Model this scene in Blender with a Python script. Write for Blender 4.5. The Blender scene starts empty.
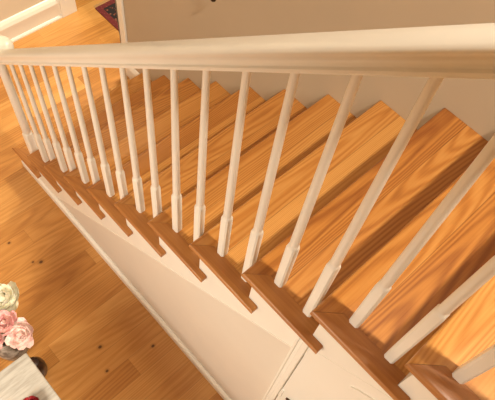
import bpy, bmesh, math, random
from mathutils import Vector, Matrix
random.seed(7)
D = bpy.data
S = bpy.context.scene
COL = S.collection
FZ = 1.71            # height of the first visible reference tread above the floor
RISE, GO, W = 0.19, 0.2463, 1.03
NOSE, TH = 0.030, 0.027
SLOPE = RISE / GO

# ------------------------------------------------------------ camera
cd = D.cameras.new('camera'); cam = D.objects.new('camera', cd); COL.objects.link(cam)
cam.location = (0.41882, -0.57145, 1.63231 + FZ)
cam.rotation_euler = (0.526276, -0.093638, 0.824431)
cd.sensor_width = 36; cd.lens = 583.71 / 495 * 36; cd.clip_start = 0.02
S.camera = cam
# ------------------------------------------------------------ world, lamps, exposure
wd = D.worlds.new('world'); S.world = wd; wd.use_nodes = True
bg = wd.node_tree.nodes['Background']
bg.inputs[0].default_value = (1.0, 0.90, 0.76, 1); bg.inputs[1].default_value = 0.2
def lamp(name, loc, power, size, col, target):
    l = D.lights.new(name, 'AREA'); l.shape = 'DISK'; l.size = size; l.energy = power; l.color = col
    o = D.objects.new(name, l); COL.objects.link(o); o.location = loc
    o.rotation_euler = (Vector(target) - Vector(loc)).to_track_quat('-Z', 'Y').to_euler()
    return o
lamp('landing_light', (1.45, 0.24, 4.92), 126, 0.24, (1.0, 0.92, 0.77), (-0.2, 0.3, 1.5))
lamp('lower_hall_light', (0.0, -2.2, 2.2), 76, 0.9, (1.0, 0.94, 0.82), (-0.35, -1.6, 0.0))
lamp('foyer_light', (-2.55, 1.9, 2.7), 80, 0.4, (1.0, 0.90, 0.66), (-2.5, 1.2, 0.0))
S.view_settings.view_transform = 'Standard'
S.view_settings.look = 'None'
S.view_settings.gamma = 1
S.view_settings.exposure = 0.0

# ------------------------------------------------------------ material helpers
class NT:
    def __init__(s, name):
        s.m = D.materials.new(name); s.m.use_nodes = True; s.t = s.m.node_tree; s.n = s.t.nodes
        s.b = s.n['Principled BSDF']
    def new(s, kind, **kw):
        nd = s.n.new(kind)
        for k, v in kw.items(): setattr(nd, k, v)
        return nd
    def link(s, a, b): s.t.links.new(a, b)
    def put(s, sock, v):
        if isinstance(v, (int, float, tuple)): sock.default_value = v
        else: s.link(v, sock)
    def math(s, op, a, b=0.0, c=None):
        nd = s.new('ShaderNodeMath', operation=op); s.put(nd.inputs[0], a); s.put(nd.inputs[1], b)
        if c is not None: s.put(nd.inputs[2], c)
        return nd.outputs[0]
    def xyz(s, x, y, z):
        nd = s.new('ShaderNodeCombineXYZ')
        for i, v in enumerate((x, y, z)): s.put(nd.inputs[i], v)
        return nd.outputs[0]
    def noise(s, vec, scale=1.0, detail=3.0, rough=.5):
        nd = s.new('ShaderNodeTexNoise'); s.put(nd.inputs['Vector'], vec); nd.inputs['Scale'].default_value = scale
        nd.inputs['Detail'].default_value = detail; nd.inputs['Roughness'].default_value = rough
        return nd.outputs[0]
    def ramp(s, fac, stops):
        nd = s.new('ShaderNodeValToRGB'); s.put(nd.inputs[0], fac)
        el = nd.color_ramp.elements
        while len(el) < len(stops): el.new(0.5)
        for e, (p, c) in zip(el, stops): e.position = p; e.color = (*c, 1)
        return nd.outputs[0]
    def mix(s, fac, a, b, mode='MIX'):
        nd = s.new('ShaderNodeMix', data_type='RGBA', blend_type=mode)
        s.put(nd.inputs[0], fac)
        for i, v in ((6, a), (7, b)):
            if isinstance(v, tuple): nd.inputs[i].default_value = (*v[:3], 1)
            else: s.link(v, nd.inputs[i])
        return nd.outputs[2]
    def bump(s, h, strength, dist=.002):
        nd = s.new('ShaderNodeBump'); nd.inputs['Strength'].default_value = strength; nd.inputs['Distance'].default_value = dist
        s.link(h, nd.inputs['Height']); s.link(nd.outputs[0], s.b.inputs['Normal'])

KNOTS = [(-0.629, -0.318, 0.012), (-0.438, -0.091, 0.011), (-0.494, -0.368, 0.01), (-1.513, -0.353, 0.01), (-1.283, -0.278, 0.013), (-1.58, 0.635, 0.008), (-1.313, -0.314, 0.008)]
def pine(name, across, board, length, light, mid, dark, knots=True, rough=.33, seam=.6, off=0.0, ringk=80.0, ringc=.24):
    """pine boards; across = axis (0/1) that runs over the board widths, the grain follows the other one"""
    q = NT(name)
    g = q.new('ShaderNodeNewGeometry'); sp = q.new('ShaderNodeSeparateXYZ'); q.link(g.outputs['Position'], sp.inputs[0])
    u, v = (sp.outputs[0], sp.outputs[1]) if across == 0 else (sp.outputs[1], sp.outputs[0])
    ub = q.math('ADD', q.math('DIVIDE', u, board), off + 50.0)
    i1 = q.math('FLOOR', ub); fu = q.math('FRACT', ub)
    w1 = q.new('ShaderNodeTexWhiteNoise', noise_dimensions='1D'); q.link(i1, w1.inputs['W'])
    vb = q.math('ADD', q.math('DIVIDE', v, length), q.math('MULTIPLY', w1.outputs[0], 7.0))
    i2 = q.math('FLOOR', vb); fv = q.math('FRACT', vb)
    w2 = q.new('ShaderNodeTexWhiteNoise', noise_dimensions='2D'); q.link(q.xyz(i1, i2, 0.0), w2.inputs['Vector'])
    r = w2.outputs[0]; sh = q.math('MULTIPLY', r, 37.0)
    # growth rings: a slow field cut by the board, banded into lines
    base = q.noise(q.xyz(q.math('MULTIPLY', u, 3.2), q.math('MULTIPLY', v, 0.19), sh), 1.0, 1.0, .4)
    fine = q.noise(q.xyz(q.math('MULTIPLY', u, 30.0), q.math('MULTIPLY', v, 5.0), sh), 1.0, 2.0, .5)
    fld = q.math('ADD', q.math('MULTIPLY', base, ringk), q.math('MULTIPLY', fine, 0.7))
    rings = q.math('ABSOLUTE', q.math('SINE', q.math('MULTIPLY', fld, 3.14159)))
    rings = q.math('POWER', rings, 2.4)
    streak = q.noise(q.xyz(q.math('MULTIPLY', u, 160.0), q.math('MULTIPLY', v, 3.0), sh), 1.0, 3.0, .6)
    broad = q.noise(q.xyz(q.math('MULTIPLY', u, 9.0), q.math('MULTIPLY', v, 1.0), sh), 1.0, 2.0, .5)
    f = q.math('ADD', q.math('MULTIPLY', rings, ringc), q.math('MULTIPLY', streak, .42))
    f = q.math('ADD', f, q.math('MULTIPLY', broad, .26))
    f = q.math('ADD', f, q.math('MULTIPLY', q.math('SUBTRACT', r, .5), .42))
    col = q.ramp(f, [(0.15, light), (0.5, mid), (0.88, dark)])
    if knots:
        for kx, ky, kr in KNOTS:
            vm = q.new('ShaderNodeVectorMath', operation='DISTANCE')
            q.link(q.xyz(q.math('MULTIPLY', u, 1.25), v, q.math('MULTIPLY', q.math('SUBTRACT', streak, .5), .006)), vm.inputs[0])
            vm.inputs[1].default_value = (kx * 1.25, ky, 0)
            kf = q.ramp(q.math('DIVIDE', vm.outputs['Value'], kr * 2.2), [(0.0, (1, 1, 1)), (0.32, (.9, .9, .9)), (0.48, (.25, .25, .25)), (1.0, (0, 0, 0))])
            col = q.mix(kf, col, (0.10, 0.03, 0.008))
    e1 = q.math('MINIMUM', fu, q.math('SUBTRACT', 1.0, fu)); e2 = q.math('MINIMUM', fv, q.math('SUBTRACT', 1.0, fv))
    s1 = q.math('LESS_THAN', e1, 0.0011 / board); s2 = q.math('LESS_THAN', e2, 0.0009 / length)
    sm = q.math('MULTIPLY', q.math('MAXIMUM', s1, s2), seam)
    col = q.mix(sm, col, (0.10, 0.035, 0.010))
    q.link(col, q.b.inputs['Base Color'])
    q.b.inputs['Roughness'].default_value = rough
    q.b.inputs['Coat Weight'].default_value = .25; q.b.inputs['Coat Roughness'].default_value = .22
    q.bump(q.math('SUBTRACT', q.math('MULTIPLY', streak, .3), sm), .12)
    return q.m

def paint(name, col, rough=.4, var=.05, scale=6.0, bump=.03):
    q = NT(name)
    tc = q.new('ShaderNodeNewGeometry')
    n = q.noise(tc.outputs['Position'], scale, 3.0)
    dk = tuple(c * (1 - var) for c in col)
    q.link(q.ramp(n, [(0.3, dk), (0.7, col)]), q.b.inputs['Base Color'])
    q.b.inputs['Roughness'].default_value = rough
    q.bump(q.noise(tc.outputs['Position'], 180.0, 2.0), bump, .001)
    return q.m

M = {}
M['floor'] = pine('floor_pine', 0, .118, 1.7, (0.70, 0.37, 0.118), (0.54, 0.240, 0.058), (0.29, 0.095, 0.018), seam=.35, ringk=48.0, ringc=.15)
M['tread'] = pine('tread_pine', 0, .1232, 300.0, (0.64, 0.315, 0.085), (0.49, 0.192, 0.038), (0.23, 0.062, 0.011), knots=False, seam=.5, off=.12, ringc=.25)
M['return'] = pine('return_pine', 1, .30, 300.0, (0.64, 0.31, 0.095), (0.48, 0.195, 0.046), (0.30, 0.095, 0.02), knots=False, rough=.45, seam=0, off=.3, ringc=.14)
M['trim'] = paint('trim_white_paint', (0.89, 0.84, 0.74), .36, .02, 6.0, .004)
M['rail'] = paint('railing_cream_paint', (0.90, 0.85, 0.75), .28, .03)
M['panel'] = paint('stair_panel_paint', (0.74, 0.655, 0.55), .55, .03)
M['wall'] = paint('wall_tan_paint', (0.53, 0.42, 0.29), .75, .05, 2.0, .08)
M['wall_cream'] = paint('wall_cream_paint', (0.78, 0.66, 0.50), .7, .04, 2.0, .08)
M['ceiling'] = paint('ceiling_paint', (0.62, 0.55, 0.46), .8)
M['bronze'] = paint('dark_bronze', (0.045, 0.024, 0.014), .35, .3, 40); M['bronze'].node_tree.nodes['Principled BSDF'].inputs['Metallic'].default_value = .6

# ------------------------------------------------------------ mesh helpers
def link(name, bm, mat, parent=None, smooth=False, at=None):
    me = D.meshes.new(name); bmesh.ops.recalc_face_normals(bm, faces=bm.faces); bm.to_mesh(me); bm.free()
    o = D.objects.new(name, me); COL.objects.link(o)
    me.materials.append(mat)
    if smooth:
        for p in me.polygons: p.use_smooth = True
        try: me.set_sharp_from_angle(angle=math.radians(38))
        except Exception: pass
    if at is not None:                       # mesh given in world space: move origin to 'at'
        me.transform(Matrix.Translation(-Vector(at))); o.location = at
    if parent is not None:
        o.parent = parent; o.location = Vector(o.location) - wloc(parent)
    return o
def wloc(o):
    v = Vector(o.location)
    while o.parent: o = o.parent; v += Vector(o.location)
    return v
def thing(name, label, cat, loc, group=None):
    o = D.objects.new(name, None); o.empty_display_size = .1; COL.objects.link(o); o.location = loc
    tag(o, label, cat, group); return o
def tag(o, label, cat, group=None):
    o['label'] = label; o['category'] = cat
    if group: o['group'] = group
    return o
def struct(o, label=None):
    o['kind'] = 'structure'
    if label: o['label'] = label
    return o
def box(bm, x0, x1, y0, y1, z0, z1, bev=0.0, seg=2):
    vs = [bm.verts.new((x, y, z)) for x in (x0, x1) for y in (y0, y1) for z in (z0, z1)]
    fs = [bm.faces.new([vs[i] for i in f]) for f in ((0,1,3,2),(4,6,7,5),(0,4,5,1),(2,3,7,6),(0,2,6,4),(1,5,7,3))]
    if bev:
        es = list({e for f in fs for e in f.edges})
        bmesh.ops.bevel(bm, geom=es, offset=bev, segments=seg, affect='EDGES', profile=.5)
def prism(bm, pts, axis, a, b):
    """polygon pts in the two other axes, extruded from a to b along axis"""
    def mk(p, t):
        if axis == 2: return (p[0], p[1], t)
        if axis == 1: return (p[0], t, p[1])
        return (t, p[0], p[1])
    A = [bm.verts.new(mk(p, a)) for p in pts]; B = [bm.verts.new(mk(p, b)) for p in pts]
    bm.faces.new(A); bm.faces.new(B[::-1]); n = len(pts)
    sides = [bm.faces.new((A[i], A[(i+1) % n], B[(i+1) % n], B[i])) for i in range(n)]
    return A, B, sides
def lathe(bm, prof, c=(0, 0, 0), seg=20, m=None):
    rings = []
    for r, z in prof:
        ring = []
        for i in range(seg):
            a = 2 * math.pi * i / seg
            p = Vector((r * math.cos(a), r * math.sin(a), z))
            if m is not None: p = m @ p
            ring.append(bm.verts.new(p + Vector(c)))
        rings.append(ring)
    for A, B in zip(rings, rings[1:]):
        for i in range(seg): bm.faces.new((A[i], A[(i+1) % seg], B[(i+1) % seg], B[i]))
    bm.faces.new(rings[0][::-1]); bm.faces.new(rings[-1])

def Z(z): return z + FZ

# ------------------------------------------------------------ room shell
XL, XR, YF, YB = -2.96, 3.2, -3.4, 4.2
CE = 5.0
bm = bmesh.new(); box(bm, -5.2, XR, YF, YB, -.06, 0); struct(link('floor', bm, M['floor']), 'honey pine plank floor')
bm = bmesh.new(); box(bm, -5.2, XR, YF, YB, CE, CE + .06); struct(link('ceiling', bm, M['ceiling']))
bm = bmesh.new(); box(bm, -2.17, XR, W, W + .12, 0, CE); struct(link('wall_back', bm, M['wall']), 'tan wall along the stairs')
bm = bmesh.new(); box(bm, XL - .12, XL, YF, 1.09, 0, CE); box(bm, XL - .12, XL, 1.09, 2.1, 2.1, CE); box(bm, XL - .12, XL, 2.1, YB, 0, CE)
struct(link('wall_left', bm, M['wall_cream']), 'cream wall behind the foot of the stairs')
bm = bmesh.new(); box(bm, -5.2, XR, YF - .1, YF, 0, CE); struct(link('wall_front', bm, M['wall']))
bm = bmesh.new(); box(bm, XR, XR + .1, YF, YB, 0, CE); struct(link('wall_right', bm, M['wall']))
bm = bmesh.new(); box(bm, -5.3, -5.2, YF, YB, 0, CE); struct(link('wall_far', bm, M['wall']))
bm = bmesh.new(); box(bm, -5.2, XR, YB, YB + .1, 0, CE); struct(link('wall_rear', bm, M['wall']))
# upper floor that the stairs reach
bm = bmesh.new(); box(bm, 5*GO, XR, -.9, W, Z(5*RISE) - .25, Z(5*RISE) - .002); struct(link('floor_upper', bm, M['floor']))

# tall baseboard of the left wall: board, cap and shoe moulding
prof = [(0, 0), (.030, 0), (.030, .012), (.022, .024), (.018, .026), (.018, .135), (.028, .140), (.028, .150), (.020, .175), (.008, .195), (0, .2)]
bm = bmesh.new(); prism(bm, [(XL + p[0], p[1]) for p in prof], 1, YF, .985)
o = link('baseboard_left', bm, M['trim']); struct(o, 'tall white baseboard with rounded cap')
# doorway casing at the end of the left wall
bm = bmesh.new()
box(bm, XL, XL + .034, .985, 1.115, 0, .23, .003)
box(bm, XL, XL + .024, .99, 1.11, .23, 2.12, .004)
struct(link('trim_1', bm, M['trim']), 'white casing of the doorway beyond the stairs')
# corner casing at the end of the stair wall
bm = bmesh.new()
box(bm, -2.185, -2.115, W - .016, W, 0, CE - .02, .003); box(bm, -2.186, -2.17, W - .016, W + .136, 0, CE - .02, .003)
struct(link('trim_2', bm, M['trim']), 'white corner casing at the end of the tan wall')
# short baseboard between that corner and the first riser
prof = [(0, 0), (.020, 0), (.020, .10), (.014, .125), (.006, .14), (0, .14)]
bm = bmesh.new(); prism(bm, [(W - p[0], p[1]) for p in prof], 0, -2.115, -8*GO + NOSE)
struct(link('baseboard_back', bm, M['trim']), 'short white baseboard at the foot of the tan wall')

# ------------------------------------------------------------ staircase
KS = list(range(-8, 6))
stair = thing('staircase', 'wooden staircase with honey pine treads and white sides, descending to the pine floor', 'staircase', (-8*GO, .03, 0))
YS = .028
def round_edges(bm, test, r, seg=3):
    es = [e for e in bm.edges if test(e.verts[0].co) and test(e.verts[1].co) and abs(e.verts[0].co.z - e.verts[1].co.z) < 1e-6]
    bmesh.ops.bevel(bm, geom=es, offset=r, segments=seg, affect='EDGES', profile=.5)
RW = .062
for k in KS:
    x, z = k*GO, Z(k*RISE)
    xe = x + GO + NOSE
    if k < 5:
        bm = bmesh.new()
        g_ = .0006
        prism(bm, [(x, g_), (x, W - .001), (xe, W - .001), (xe, RW + g_), (x + RW, RW + g_)], 2, z - TH, z)
        round_edges(bm, lambda c: abs(c.x - x) < 1e-5, .0095)
        t = link('tread', bm, M['tread'], stair, True, at=(x, YS, z - TH))
        L = .285 if k == -8 else .3206
        bm = bmesh.new()
        pts = [(x + g_, 0), (x + RW + g_, RW), (xe - .001, RW), (xe - .001, YS - .001), (x + L, YS - .001), (x + L, 0)]
        prism(bm, pts, 2, z - TH, z)
        round_edges(bm, lambda c: abs(c.y) < 1e-5 or abs(c.x - x - L) < 1e-5, .0085)
        link('return_nosing', bm, M['return'], t, True, at=(x, 0, z - TH))
    # riser under the nosing
    bm = bmesh.new(); box(bm, x + NOSE, x + NOSE + .018, YS + .018, W - .001, z - RISE, z - TH - .0005)
    link('riser', bm, M['trim'], stair, at=(x + NOSE, YS, z - RISE))
    # small cove under the nosing
# sawtooth side stringer
def low(x): return max(0.0, Z(.771 * x - .41))
top = []
for k in KS:
    x, z = k*GO + NOSE, Z(k*RISE) - TH - .0005
    top += [(x, z - RISE + (TH if k == -8 else 0)), (x, z)]
top[0] = (top[0][0], 0.0)
xe = 5*GO + NOSE + .12
bot = [(xe, top[-1][1]), (xe, low(xe)), (-1.70, max(0, low(-1.70)))]
x0 = (-FZ + .41) / .771
bot = [(xe, top[-1][1]), (xe, low(xe)), (x0, 0)]
bm = bmesh.new(); prism(bm, top + bot, 1, YS, YS + .018)
link('stringer', bm, M['trim'], stair, at=(-8*GO, YS, 0))
# bead along the lower edge of the stringer
bm = bmesh.new()
def bead(xa, xb, y0, y1, lo, hi):
    prism(bm, [(xa, low(xa) + lo), (xb, low(xb) + lo), (xb, low(xb) + hi), (xa, low(xa) + hi)], 1, y0, y1)
bead(x0 + .02, .24, YS - .0015, YS + .002, .0, .007)
prism(bm, [(.45, low(.45)), (xe, low(xe)), (xe, low(xe) + .012), (.47, low(.47) + .012)], 1, YS - .006, YS - .001)
link('stringer_bead', bm, M['trim'], stair, at=(0, YS, 1))

# side wall below the stringer
bm = bmesh.new(); prism(bm, [(x0 + .012, 0), (.245, 0), (.245, low(.245) + .02), (x0 + .012, .02)], 1, YS + .007, YS + .02)
struct(link('wall_stair_side', bm, M['panel']), 'pale beige wall panel closing the side of the stairs')
prof = [(0, 0), (.020, 0), (.020, .054), (.016, .064), (.006, .072), (0, .072)]
bm = bmesh.new(); prism(bm, [(YS + .0065 - p[0], p[1]) for p in prof], 0, -8*GO + NOSE, .24)
struct(link('baseboard_stair', bm, M['trim']), 'slim white baseboard under the stairs')
# casing and door of the cupboard under the stairs
bm = bmesh.new()
box(bm, .240, .2865, YS - .006, YS + .02, 0, Z(-.029), .002)
box(bm, .241, .251, YS - .012, YS - .004, 0, Z(-.030), .003); box(bm, .264, .2855, YS - .011, YS - .004, 0, Z(-.030), .003)
struct(link('trim_3', bm, M['trim']), 'narrow white casing beside the cupboard door')
bm = bmesh.new(); prism(bm, [(.2885, .012), (1.0, .012), (1.0, low(1.0) + .09), (.2885, low(.2885) + .09)], 1, YS - .001, YS + .03)
door = link('door_1', bm, M['trim'], at=(.2915, YS, .012)); struct(door, 'plain white cupboard door under the stairs')
bm = bmesh.new(); prism(bm, [(1.003, 0), (xe, 0), (xe, low(xe)), (1.003, low(1.003))], 1, YS + .003, YS + .02)
struct(link('wall_stair_end', bm, M['panel']))
rot = Matrix.Rotation(math.radians(90), 4, 'X')
bm = bmesh.new(); lathe(bm, [(.026, 0), (.026, .004), (.012, .008), (.009, .022), (.013, .030), (.024, .038), (.027, .048), (.022, .058), (.008, .062)], (.345, YS + .001, 1.0), 24, rot)
link('door_knob', bm, M['bronze'], door, True, at=(.345, YS, 1.0))
bm = bmesh.new(); box(bm, .287, .300, YS - .006, YS + .001, .955, 1.045, .002)
link('latch_plate', bm, M['trim'], door, at=(.29, YS, .955))

# ------------------------------------------------------------ railing
rail = thing('stair_railing', 'cream painted stair railing with sloping handrail and slender white balusters', 'railing', (-8*GO + .2, .07, Z(-8*RISE)))
RS, RH = .8347, .8325
YR = .07
def rz(x): return Z(RH + RS * x)
half = [(.026, .0215), (.0335, .0225), (.0345, .028), (.0335, .033), (.028, .037), (.0265, .044), (.0275, .052), (.032, .060), (.0365, .066), (.0375, .073), (.0355, .080),
        (.030, .085), (.020, .089), (.009, .091)]
sec = [(-a, b) for a, b in half] + half[::-1]
XA, XB = -1.80, 1.30
bm = bmesh.new()
A = [bm.verts.new((XA, YR + a, rz(XA) + b)) for a, b in sec]; B = [bm.verts.new((XB, YR + a, rz(XB) + b)) for a, b in sec]
n = len(sec)
for i in range(n): bm.faces.new((A[i], A[(i+1) % n], B[(i+1) % n], B[i]))
bm.faces.new(A); bm.faces.new(B[::-1])
link('handrail', bm, M['rail'], rail, True, at=(XA, YR, rz(XA)))
# curled end of the handrail above the newel
bm = bmesh.new()
zc = rz(XA) + .004
lathe(bm, [(.062, .012), (.072, .016), (.072, .024), (.064, .036), (.066, .046), (.077, .056), (.077, .070), (.068, .084), (.040, .094), (.006, .097)], (XA - .035, YR + .03, zc), 28)
link('volute', bm, M['rail'], rail, True, at=(XA - .035, YR + .03, zc))
# newel post
def square_post(bm, x, y, z0, z1, zt, hw, r0, r1, seg=16):
    rings = []
    def ring(z, sq, r):
        out = []
        for i in range(seg):
            a = 2*math.pi*(i + .5) / seg
            c, s = math.cos(a), math.sin(a)
            m_ = max(abs(c), abs(s))
            p = Vector((c, s)) * ((1 - sq) * r + sq * min(r / m_, r * 1.34))
            out.append(bm.verts.new((x + p.x, y + p.y, z)))
        rings.append(out)
    zb = z0 + zt
    for z, sq, r in ((z0, 1, hw), (zb - .012, 1, hw), (zb - .004, .55, hw * .97), (zb, 0, r0 * 1.12), (zb + .004, 0, r0 * .93), (zb + .010, 0, r0 * .93), (zb + .016, 0, r0), (zb + (z1 - zb) * .5, 0, (r0 + r1) / 2 * 1.03), (z1, 0, r1)):
        ring(z, sq, r)
    for P, Q in zip(rings, rings[1:]):
        for i in range(seg): bm.faces.new((P[i], P[(i+1) % seg], Q[(i+1) % seg], Q[i]))
    bm.faces.new(rings[0][::-1]); bm.faces.new(rings[-1])
bm = bmesh.new(); nx = -8*GO + .190
square_post(bm, nx, YR, Z(-8*RISE), rz(nx) + .03, .30, .026, .024, .022)
link('newel_post', bm, M['rail'], rail, True, at=(nx, YR, Z(-8*RISE)))
# balusters, two to a tread
cent = []
for k in range(-7, 5):
    for off, zt in ((.0970, .255), (.2190, .345)):
        x = k*GO + off; z = Z(k*RISE)
        bm = bmesh.new()
        square_post(bm, x, YR, z, rz(x) + .024, zt, .0155, .0135, .0092)
        link('baluster', bm, M['rail'], rail, True, at=(x, YR, z)); cent.append(x)
cent = [nx] + cent
for a, b in zip(cent, cent[1:]):
    a += .010; b -= .010
    bm = bmesh.new()
    vs = []
    for x in (a, b):
        vs.append([bm.verts.new((x, YR + dy, rz(x) + dz)) for dy, dz in ((-.013, .008), (-.018, .023), (.018, .023), (.013, .008))])
    for i in range(4): bm.faces.new((vs[0][i], vs[0][(i+1) % 4], vs[1][(i+1) % 4], vs[1][i]))
    bm.faces.new(vs[0]); bm.faces.new(vs[1][::-1])
    link('fillet', bm, M['trim'], rail, at=(a, YR, rz(a)))

# ------------------------------------------------------------ rug beyond the wall end
def rug_mat(field):
    q = NT('rug_field' if field else 'rug_border')
    g = q.new('ShaderNodeNewGeometry'); vo = q.new('ShaderNodeTexVoronoi'); vo.inputs['Scale'].default_value = 34 if field else 60
    q.link(g.outputs['Position'], vo.inputs['Vector'])
    if field: c = q.ramp(vo.outputs['Distance'], [(0.0, (.42, .24, .12)), (.22, (.20, .05, .03)), (.34, (.025, .015, .015)), (1, (.02, .012, .012))])
    else: c = q.ramp(vo.outputs['Distance'], [(0.0, (.30, .09, .07)), (.3, (.16, .022, .022)), (1, (.12, .016, .018))])
    q.link(c, q.b.inputs['Base Color']); q.b.inputs['Roughness'].default_value = .95
    return q.m
rx, ry = -2.865, 1.238
rug = thing('area_rug', 'dark patterned rug with maroon border lying on the pine floor past the tan wall', 'rug', (rx + .6, ry + .9, 0))
bm = bmesh.new(); x1, y1, w_ = rx + 1.25, ry + 1.9, .045
for a in ((rx, x1, ry, ry + w_), (rx, x1, y1 - w_, y1), (rx, rx + w_, ry + w_, y1 - w_), (x1 - w_, x1, ry + w_, y1 - w_)): box(bm, *a, .001, .009)
link('border', bm, rug_mat(False), rug, at=(rx, ry, .001))
bm = bmesh.new(); box(bm, rx + w_, x1 - w_, ry + w_, y1 - w_, .001, .008); link('field', bm, rug_mat(True), rug, at=(rx + w_, ry + w_, .001))
bm = bmesh.new()
M['fringe'] = paint('fringe_cotton', (.45, .30, .17), .9)
for i in range(150):
    yy = ry + .01 + i * .0125; box(bm, rx - .028 - random.random()*.008, rx + .002, yy, yy + .005, .001, .004)
fr = link('fringe', bm, M['fringe'], rug, at=(rx, ry, .001)); fr['kind'] = 'stuff'

# ------------------------------------------------------------ white side table
def worn_white():
    q = NT('distressed_white_paint')
    g = q.new('ShaderNodeNewGeometry'); mp = q.new('ShaderNodeMapping'); q.link(g.outputs['Position'], mp.inputs[0]); mp.inputs['Scale'].default_value = (60, 6, 20)
    a = q.noise(mp.outputs[0], 1.0, 4.0, .65); b = q.noise(g.outputs['Position'], 9.0, 3.0)
    c = q.ramp(a, [(.35, (.33, .29, .235)), (.6, (.48, .44, .37))])
    wear = q.ramp(q.math('MULTIPLY', a, b), [(.34, (0, 0, 0)), (.42, (1, 1, 1))])
    q.link(q.mix(q.math('MULTIPLY', wear, .6), c, (.34, .25, .16)), q.b.inputs['Base Color']); q.b.inputs['Roughness'].default_value = .55
    q.bump(a, .1)
    return q.m
M['worn'] = worn_white()
TZ = .72; tx, ty = -.594, -.626
table = thing('side_table', 'distressed white painted table with square corner standing on the pine floor', 'table', (tx + .5, ty - .28, 0))
bm = bmesh.new(); box(bm, tx, tx + 1.05, ty - .55, ty, TZ - .026, TZ, .004)
link('tabletop', bm, M['worn'], table, at=(tx, ty, TZ - .026))
bm = bmesh.new(); box(bm, tx + .05, tx + 1.0, ty - .5, ty - .05, TZ - .12, TZ - .0265)
link('apron', bm, M['worn'], table, at=(tx + .05, ty - .05, TZ - .12))
for lx in (tx + .07, tx + .98):
    for ly in (ty - .07, ty - .48):
        bm = bmesh.new()
        box(bm, lx - .024, lx + .024, ly - .024, ly + .024, TZ - .14, TZ - .027)
        lathe(bm, [(.017, 0), (.020, .02), (.014, .05), (.022, TZ - .22), (.026, TZ - .19), (.018, TZ - .165), (.024, TZ - .14)], (lx, ly, 0), 16)
        link('leg', bm, M['worn'], table, True, at=(lx, ly, 0))

# ------------------------------------------------------------ flowers
def petal_mat(name, a, b):
    q = NT(name); g = q.new('ShaderNodeNewGeometry')
    q.link(q.ramp(q.noise(g.outputs['Position'], 45.0, 2.0), [(.35, a), (.65, b)]), q.b.inputs['Base Color'])
    q.b.inputs['Roughness'].default_value = .6; q.b.inputs['Subsurface Weight'].default_value = .15; q.b.inputs['Subsurface Radius'].default_value = (.01, .006, .004)
    return q.m
M['cream'] = petal_mat('cream_petals', (.86, .78, .55), (.90, .86, .70))
M['pink'] = petal_mat('pink_petals', (.82, .34, .32), (.90, .62, .54))
M['blush'] = petal_mat('blush_petals', (.86, .52, .46), (.92, .74, .64))
M['red'] = petal_mat('red_petals', (.16, .004, .005), (.30, .008, .010))
M['green'] = petal_mat('leaf_green', (.07, .10, .03), (.14, .17, .06))
def petal(bm, m, L, w, cup, thick=.0012, nu=5, nv=5):
    g = []
    for side in (0, 1):
        rows = []
        for i in range(nu + 1):
            t = i / nu; row = []
            ww = w * math.sin(math.pi * min(.93, .12 + .80 * t)) ** .7
            for j in range(nv + 1):
                s = j / nv * 2 - 1
                x = s * ww; z = L * t; y = -cup * math.sin(t * 2.2) + .35 * cup * s * s * (1 - .3*t) + cup * .7 * t ** 4 + .002 * math.sin(7 * s + 5 * t)
                row.append(bm.verts.new(m @ Vector((x, y + side * thick, z))))
            rows.append(row)
        g.append(rows)
        for i in range(nu):
            for j in range(nv): bm.faces.new((rows[i][j], rows[i][j+1], rows[i+1][j+1], rows[i+1][j]))
    def stitch(path):
        for (a, b) in zip(path, path[1:]):
            bm.faces.new((g[0][a[0]][a[1]], g[0][b[0]][b[1]], g[1][b[0]][b[1]], g[1][a[0]][a[1]]))
    stitch([(0, j) for j in range(nv + 1)]); stitch([(nu, j) for j in range(nv + 1)])
    stitch([(i, 0) for i in range(nu + 1)]); stitch([(i, nv) for i in range(nu + 1)])
def bloom_bm(c, R, layers, tilt, rnd):
    bm = bmesh.new()
    base = Matrix.Translation(c) @ Matrix.Rotation(tilt[0], 4, 'X') @ Matrix.Rotation(tilt[1], 4, 'Y')
    for li in range(layers):
        f = li / (layers - 1); n_ = 4 + li * 2
        for i in range(n_):
            a = 2*math.pi*(i + .5 * (li % 2)) / n_ + rnd.uniform(-.15, .15)
            lean = math.radians(6 + 78 * f + rnd.uniform(-14, 14))
            L = R * (.72 + .36 * f) * rnd.uniform(.78, 1.18)
            m = base @ Matrix.Rotation(a, 4, 'Z') @ Matrix.Translation((0, -R * .05, 0)) @ Matrix.Rotation(lean, 4, 'X')
            petal(bm, m, L, R * (.26 + .22 * f), R * .22)
    return bm
def tube(bm, pts, r, seg=8):
    rings = []
    for i, p in enumerate(pts):
        d = (Vector(pts[min(i+1, len(pts)-1)]) - Vector(pts[max(i-1, 0)])).normalized()
        q_ = d.to_track_quat('Z', 'Y')
        rings.append([bm.verts.new(Vector(p) + q_ @ Vector((r*math.cos(2*math.pi*j/seg), r*math.sin(2*math.pi*j/seg), 0))) for j in range(seg)])
    for A_, B_ in zip(rings, rings[1:]):
        for j in range(seg): bm.faces.new((A_[j], A_[(j+1) % seg], B_[(j+1) % seg], B_[j]))
    bm.faces.new(rings[0][::-1]); bm.faces.new(rings[-1])
VX, VY, VH = -.905, -.668, .40
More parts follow.
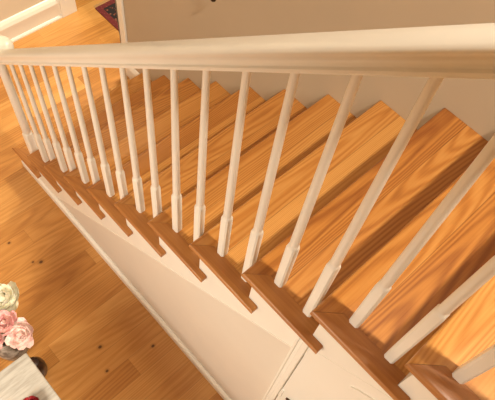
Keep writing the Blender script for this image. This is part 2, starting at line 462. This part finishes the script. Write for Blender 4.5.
def flower(name, label, cat, c, R, layers, mat, tilt, grp, seed, root=None, zoff=0):
    rnd = random.Random(seed)
    root = root or (VX + rnd.uniform(-.02, .02), VY + rnd.uniform(-.02, .02), VH - .2)
    t = thing(name, label, cat, root, grp)
    c = Vector(c)
    link('bloom', bloom_bm(c - Vector((0, 0, R * .35)), R, layers, tilt, rnd), mat, t, True, at=c)
    bm = bmesh.new(); a = Vector(root); b = c - Vector((0, 0, R * .3)); mid = (a + b) / 2 + Vector((0, 0, .015))
    tube(bm, [a, a.lerp(mid, .6), mid, mid.lerp(b, .6), b], .003)
    link('stem', bm, M['green'], t, True, at=a)
    bm = bmesh.new()
    for i in range(3):
        m = Matrix.Translation(mid.lerp(b, .5 + .1 * i)) @ Matrix.Rotation(i * 2.1 + seed, 4, 'Z') @ Matrix.Rotation(math.radians(62), 4, 'X')
        petal(bm, m, R * .95, R * .28, R * .12, .001)
    link('leaves', bm, M['green'], t, True, at=b)
    return t
fz = .45
flower('cream_rose', 'large cream ruffled flower at the back of the bouquet', 'flower', (-1.005, -.560, fz + .01), .078, 5, M['cream'], (.25, -.1), None, 1)
flower('cream_rose', 'cream flower half cut off by the left edge, behind the pink ones', 'flower', (-.985, -.655, fz-.02), .06, 5, M['cream'], (-.1, -.25), None, 2)
flower('pink_peony', 'deep pink flower between the cream flower and the blush one', 'flower', (-.885, -.630, fz + .02), .060, 4, M['pink'], (.1, .1), None, 3)
flower('pink_peony', 'blush pink flower nearest the corner of the white table', 'flower', (-.800, -.600, fz), .064, 4, M['blush'], (.35, .35), None, 4)
flower('pink_peony', 'small pink flower at the left edge above the vase', 'flower', (-.860, -.715, fz - .01), .052, 4, M['pink'], (-.2, .3), None, 5)
# fabric of the vase
q = NT('grey_glazed_vase'); g = q.new('ShaderNodeNewGeometry')
q.link(q.ramp(q.noise(g.outputs['Position'], 30, 3), [(.4, (.12, .095, .075)), (.65, (.42, .38, .33))]), q.b.inputs['Base Color']); q.b.inputs['Roughness'].default_value = .4
M['vase'] = q.m
bm = bmesh.new()
lathe(bm, [(.050, 0), (.055, .006), (.085, .08), (.100, .17), (.095, .25), (.075, .31), (.070, .335), (.082, .355), (.086, .36), (.080, .36), (.064, .335), (.068, .30), (.088, .24), (.09, .17), (.05, .03)], (0, 0, 0), 28)
o = link('vase', bm, M['vase'], None, True); o.location = (-.905, -.668, 0); o.scale = (.88, .88, .94)
tag(o, 'mottled grey round vase holding the pink and cream flowers', 'vase')
# dark jar peeking out beside the table
bm = bmesh.new()
lathe(bm, [(.034, 0), (.038, .004), (.052, .05), (.058, .11), (.055, .165), (.040, .20), (.030, .212), (.034, .222), (.034, .228), (.012, .234), (.010, .245), (.003, .252)], (0, 0, 0), 24)
q = NT('dark_turned_wood'); g = q.new('ShaderNodeNewGeometry')
q.link(q.ramp(q.noise(g.outputs['Position'], 40, 3), [(.35, (.014, .006, .004)), (.7, (.05, .017, .008))]), q.b.inputs['Base Color']); q.b.inputs['Roughness'].default_value = .3
o = link('wooden_jar', bm, q.m, None, True); o.location = (-.722, -.640, 0); o.scale = (.85, .85, .95)
tag(o, 'small round dark brown wooden jar peeking out past the edge of the white table', 'jar')
# red flower lying on the table
rc = (-.378, -.730, TZ + .028)
rnd = random.Random(9)
t = thing('red_rose', 'dark red flower lying on the white table top', 'flower', (rc[0], rc[1], TZ))
link('bloom', bloom_bm(Vector(rc) - Vector((0, 0, .012)), .043, 4, (.2, .1), rnd), M['red'], t, True, at=rc)
bm = bmesh.new(); tube(bm, [(rc[0], rc[1], TZ + .012), (rc[0] + .06, rc[1] - .05, TZ + .006), (rc[0] + .13, rc[1] - .09, TZ + .004)], .0025)
link('stem', bm, M['green'], t, True, at=rc)

# ------------------------------------------------------------ fixture on the tan wall, its finial reaching into view
sx, sz = -1.237, Z(-.352)
sc = thing('wall_sconce', 'dark bronze fixture on the tan wall above the handrail, only its finial in view', 'wall fixture', (sx, W, sz + .1))
bm = bmesh.new(); lathe(bm, [(.045, 0), (.045, .006), (.036, .012), (.012, .018), (.010, .05)], (sx, W - .0005, sz + .11), 24, Matrix.Rotation(math.radians(90), 4, 'X'))
link('backplate', bm, M['bronze'], sc, True, at=(sx, W, sz + .11))
bm = bmesh.new(); lathe(bm, [(.004, 0), (.013, .006), (.016, .016), (.012, .028), (.006, .034), (.006, .10), (.020, .115), (.024, .13)], (sx, W - .045, sz), 20)
link('finial', bm, M['bronze'], sc, True, at=(sx, W - .045, sz))
bm = bmesh.new(); lathe(bm, [(.012, 0), (.012, .09), (.004, .095)], (sx, W - .045, sz + .1295), 16)
link('candle', bm, M['trim'], sc, True, at=(sx, W - .045, sz + .13))
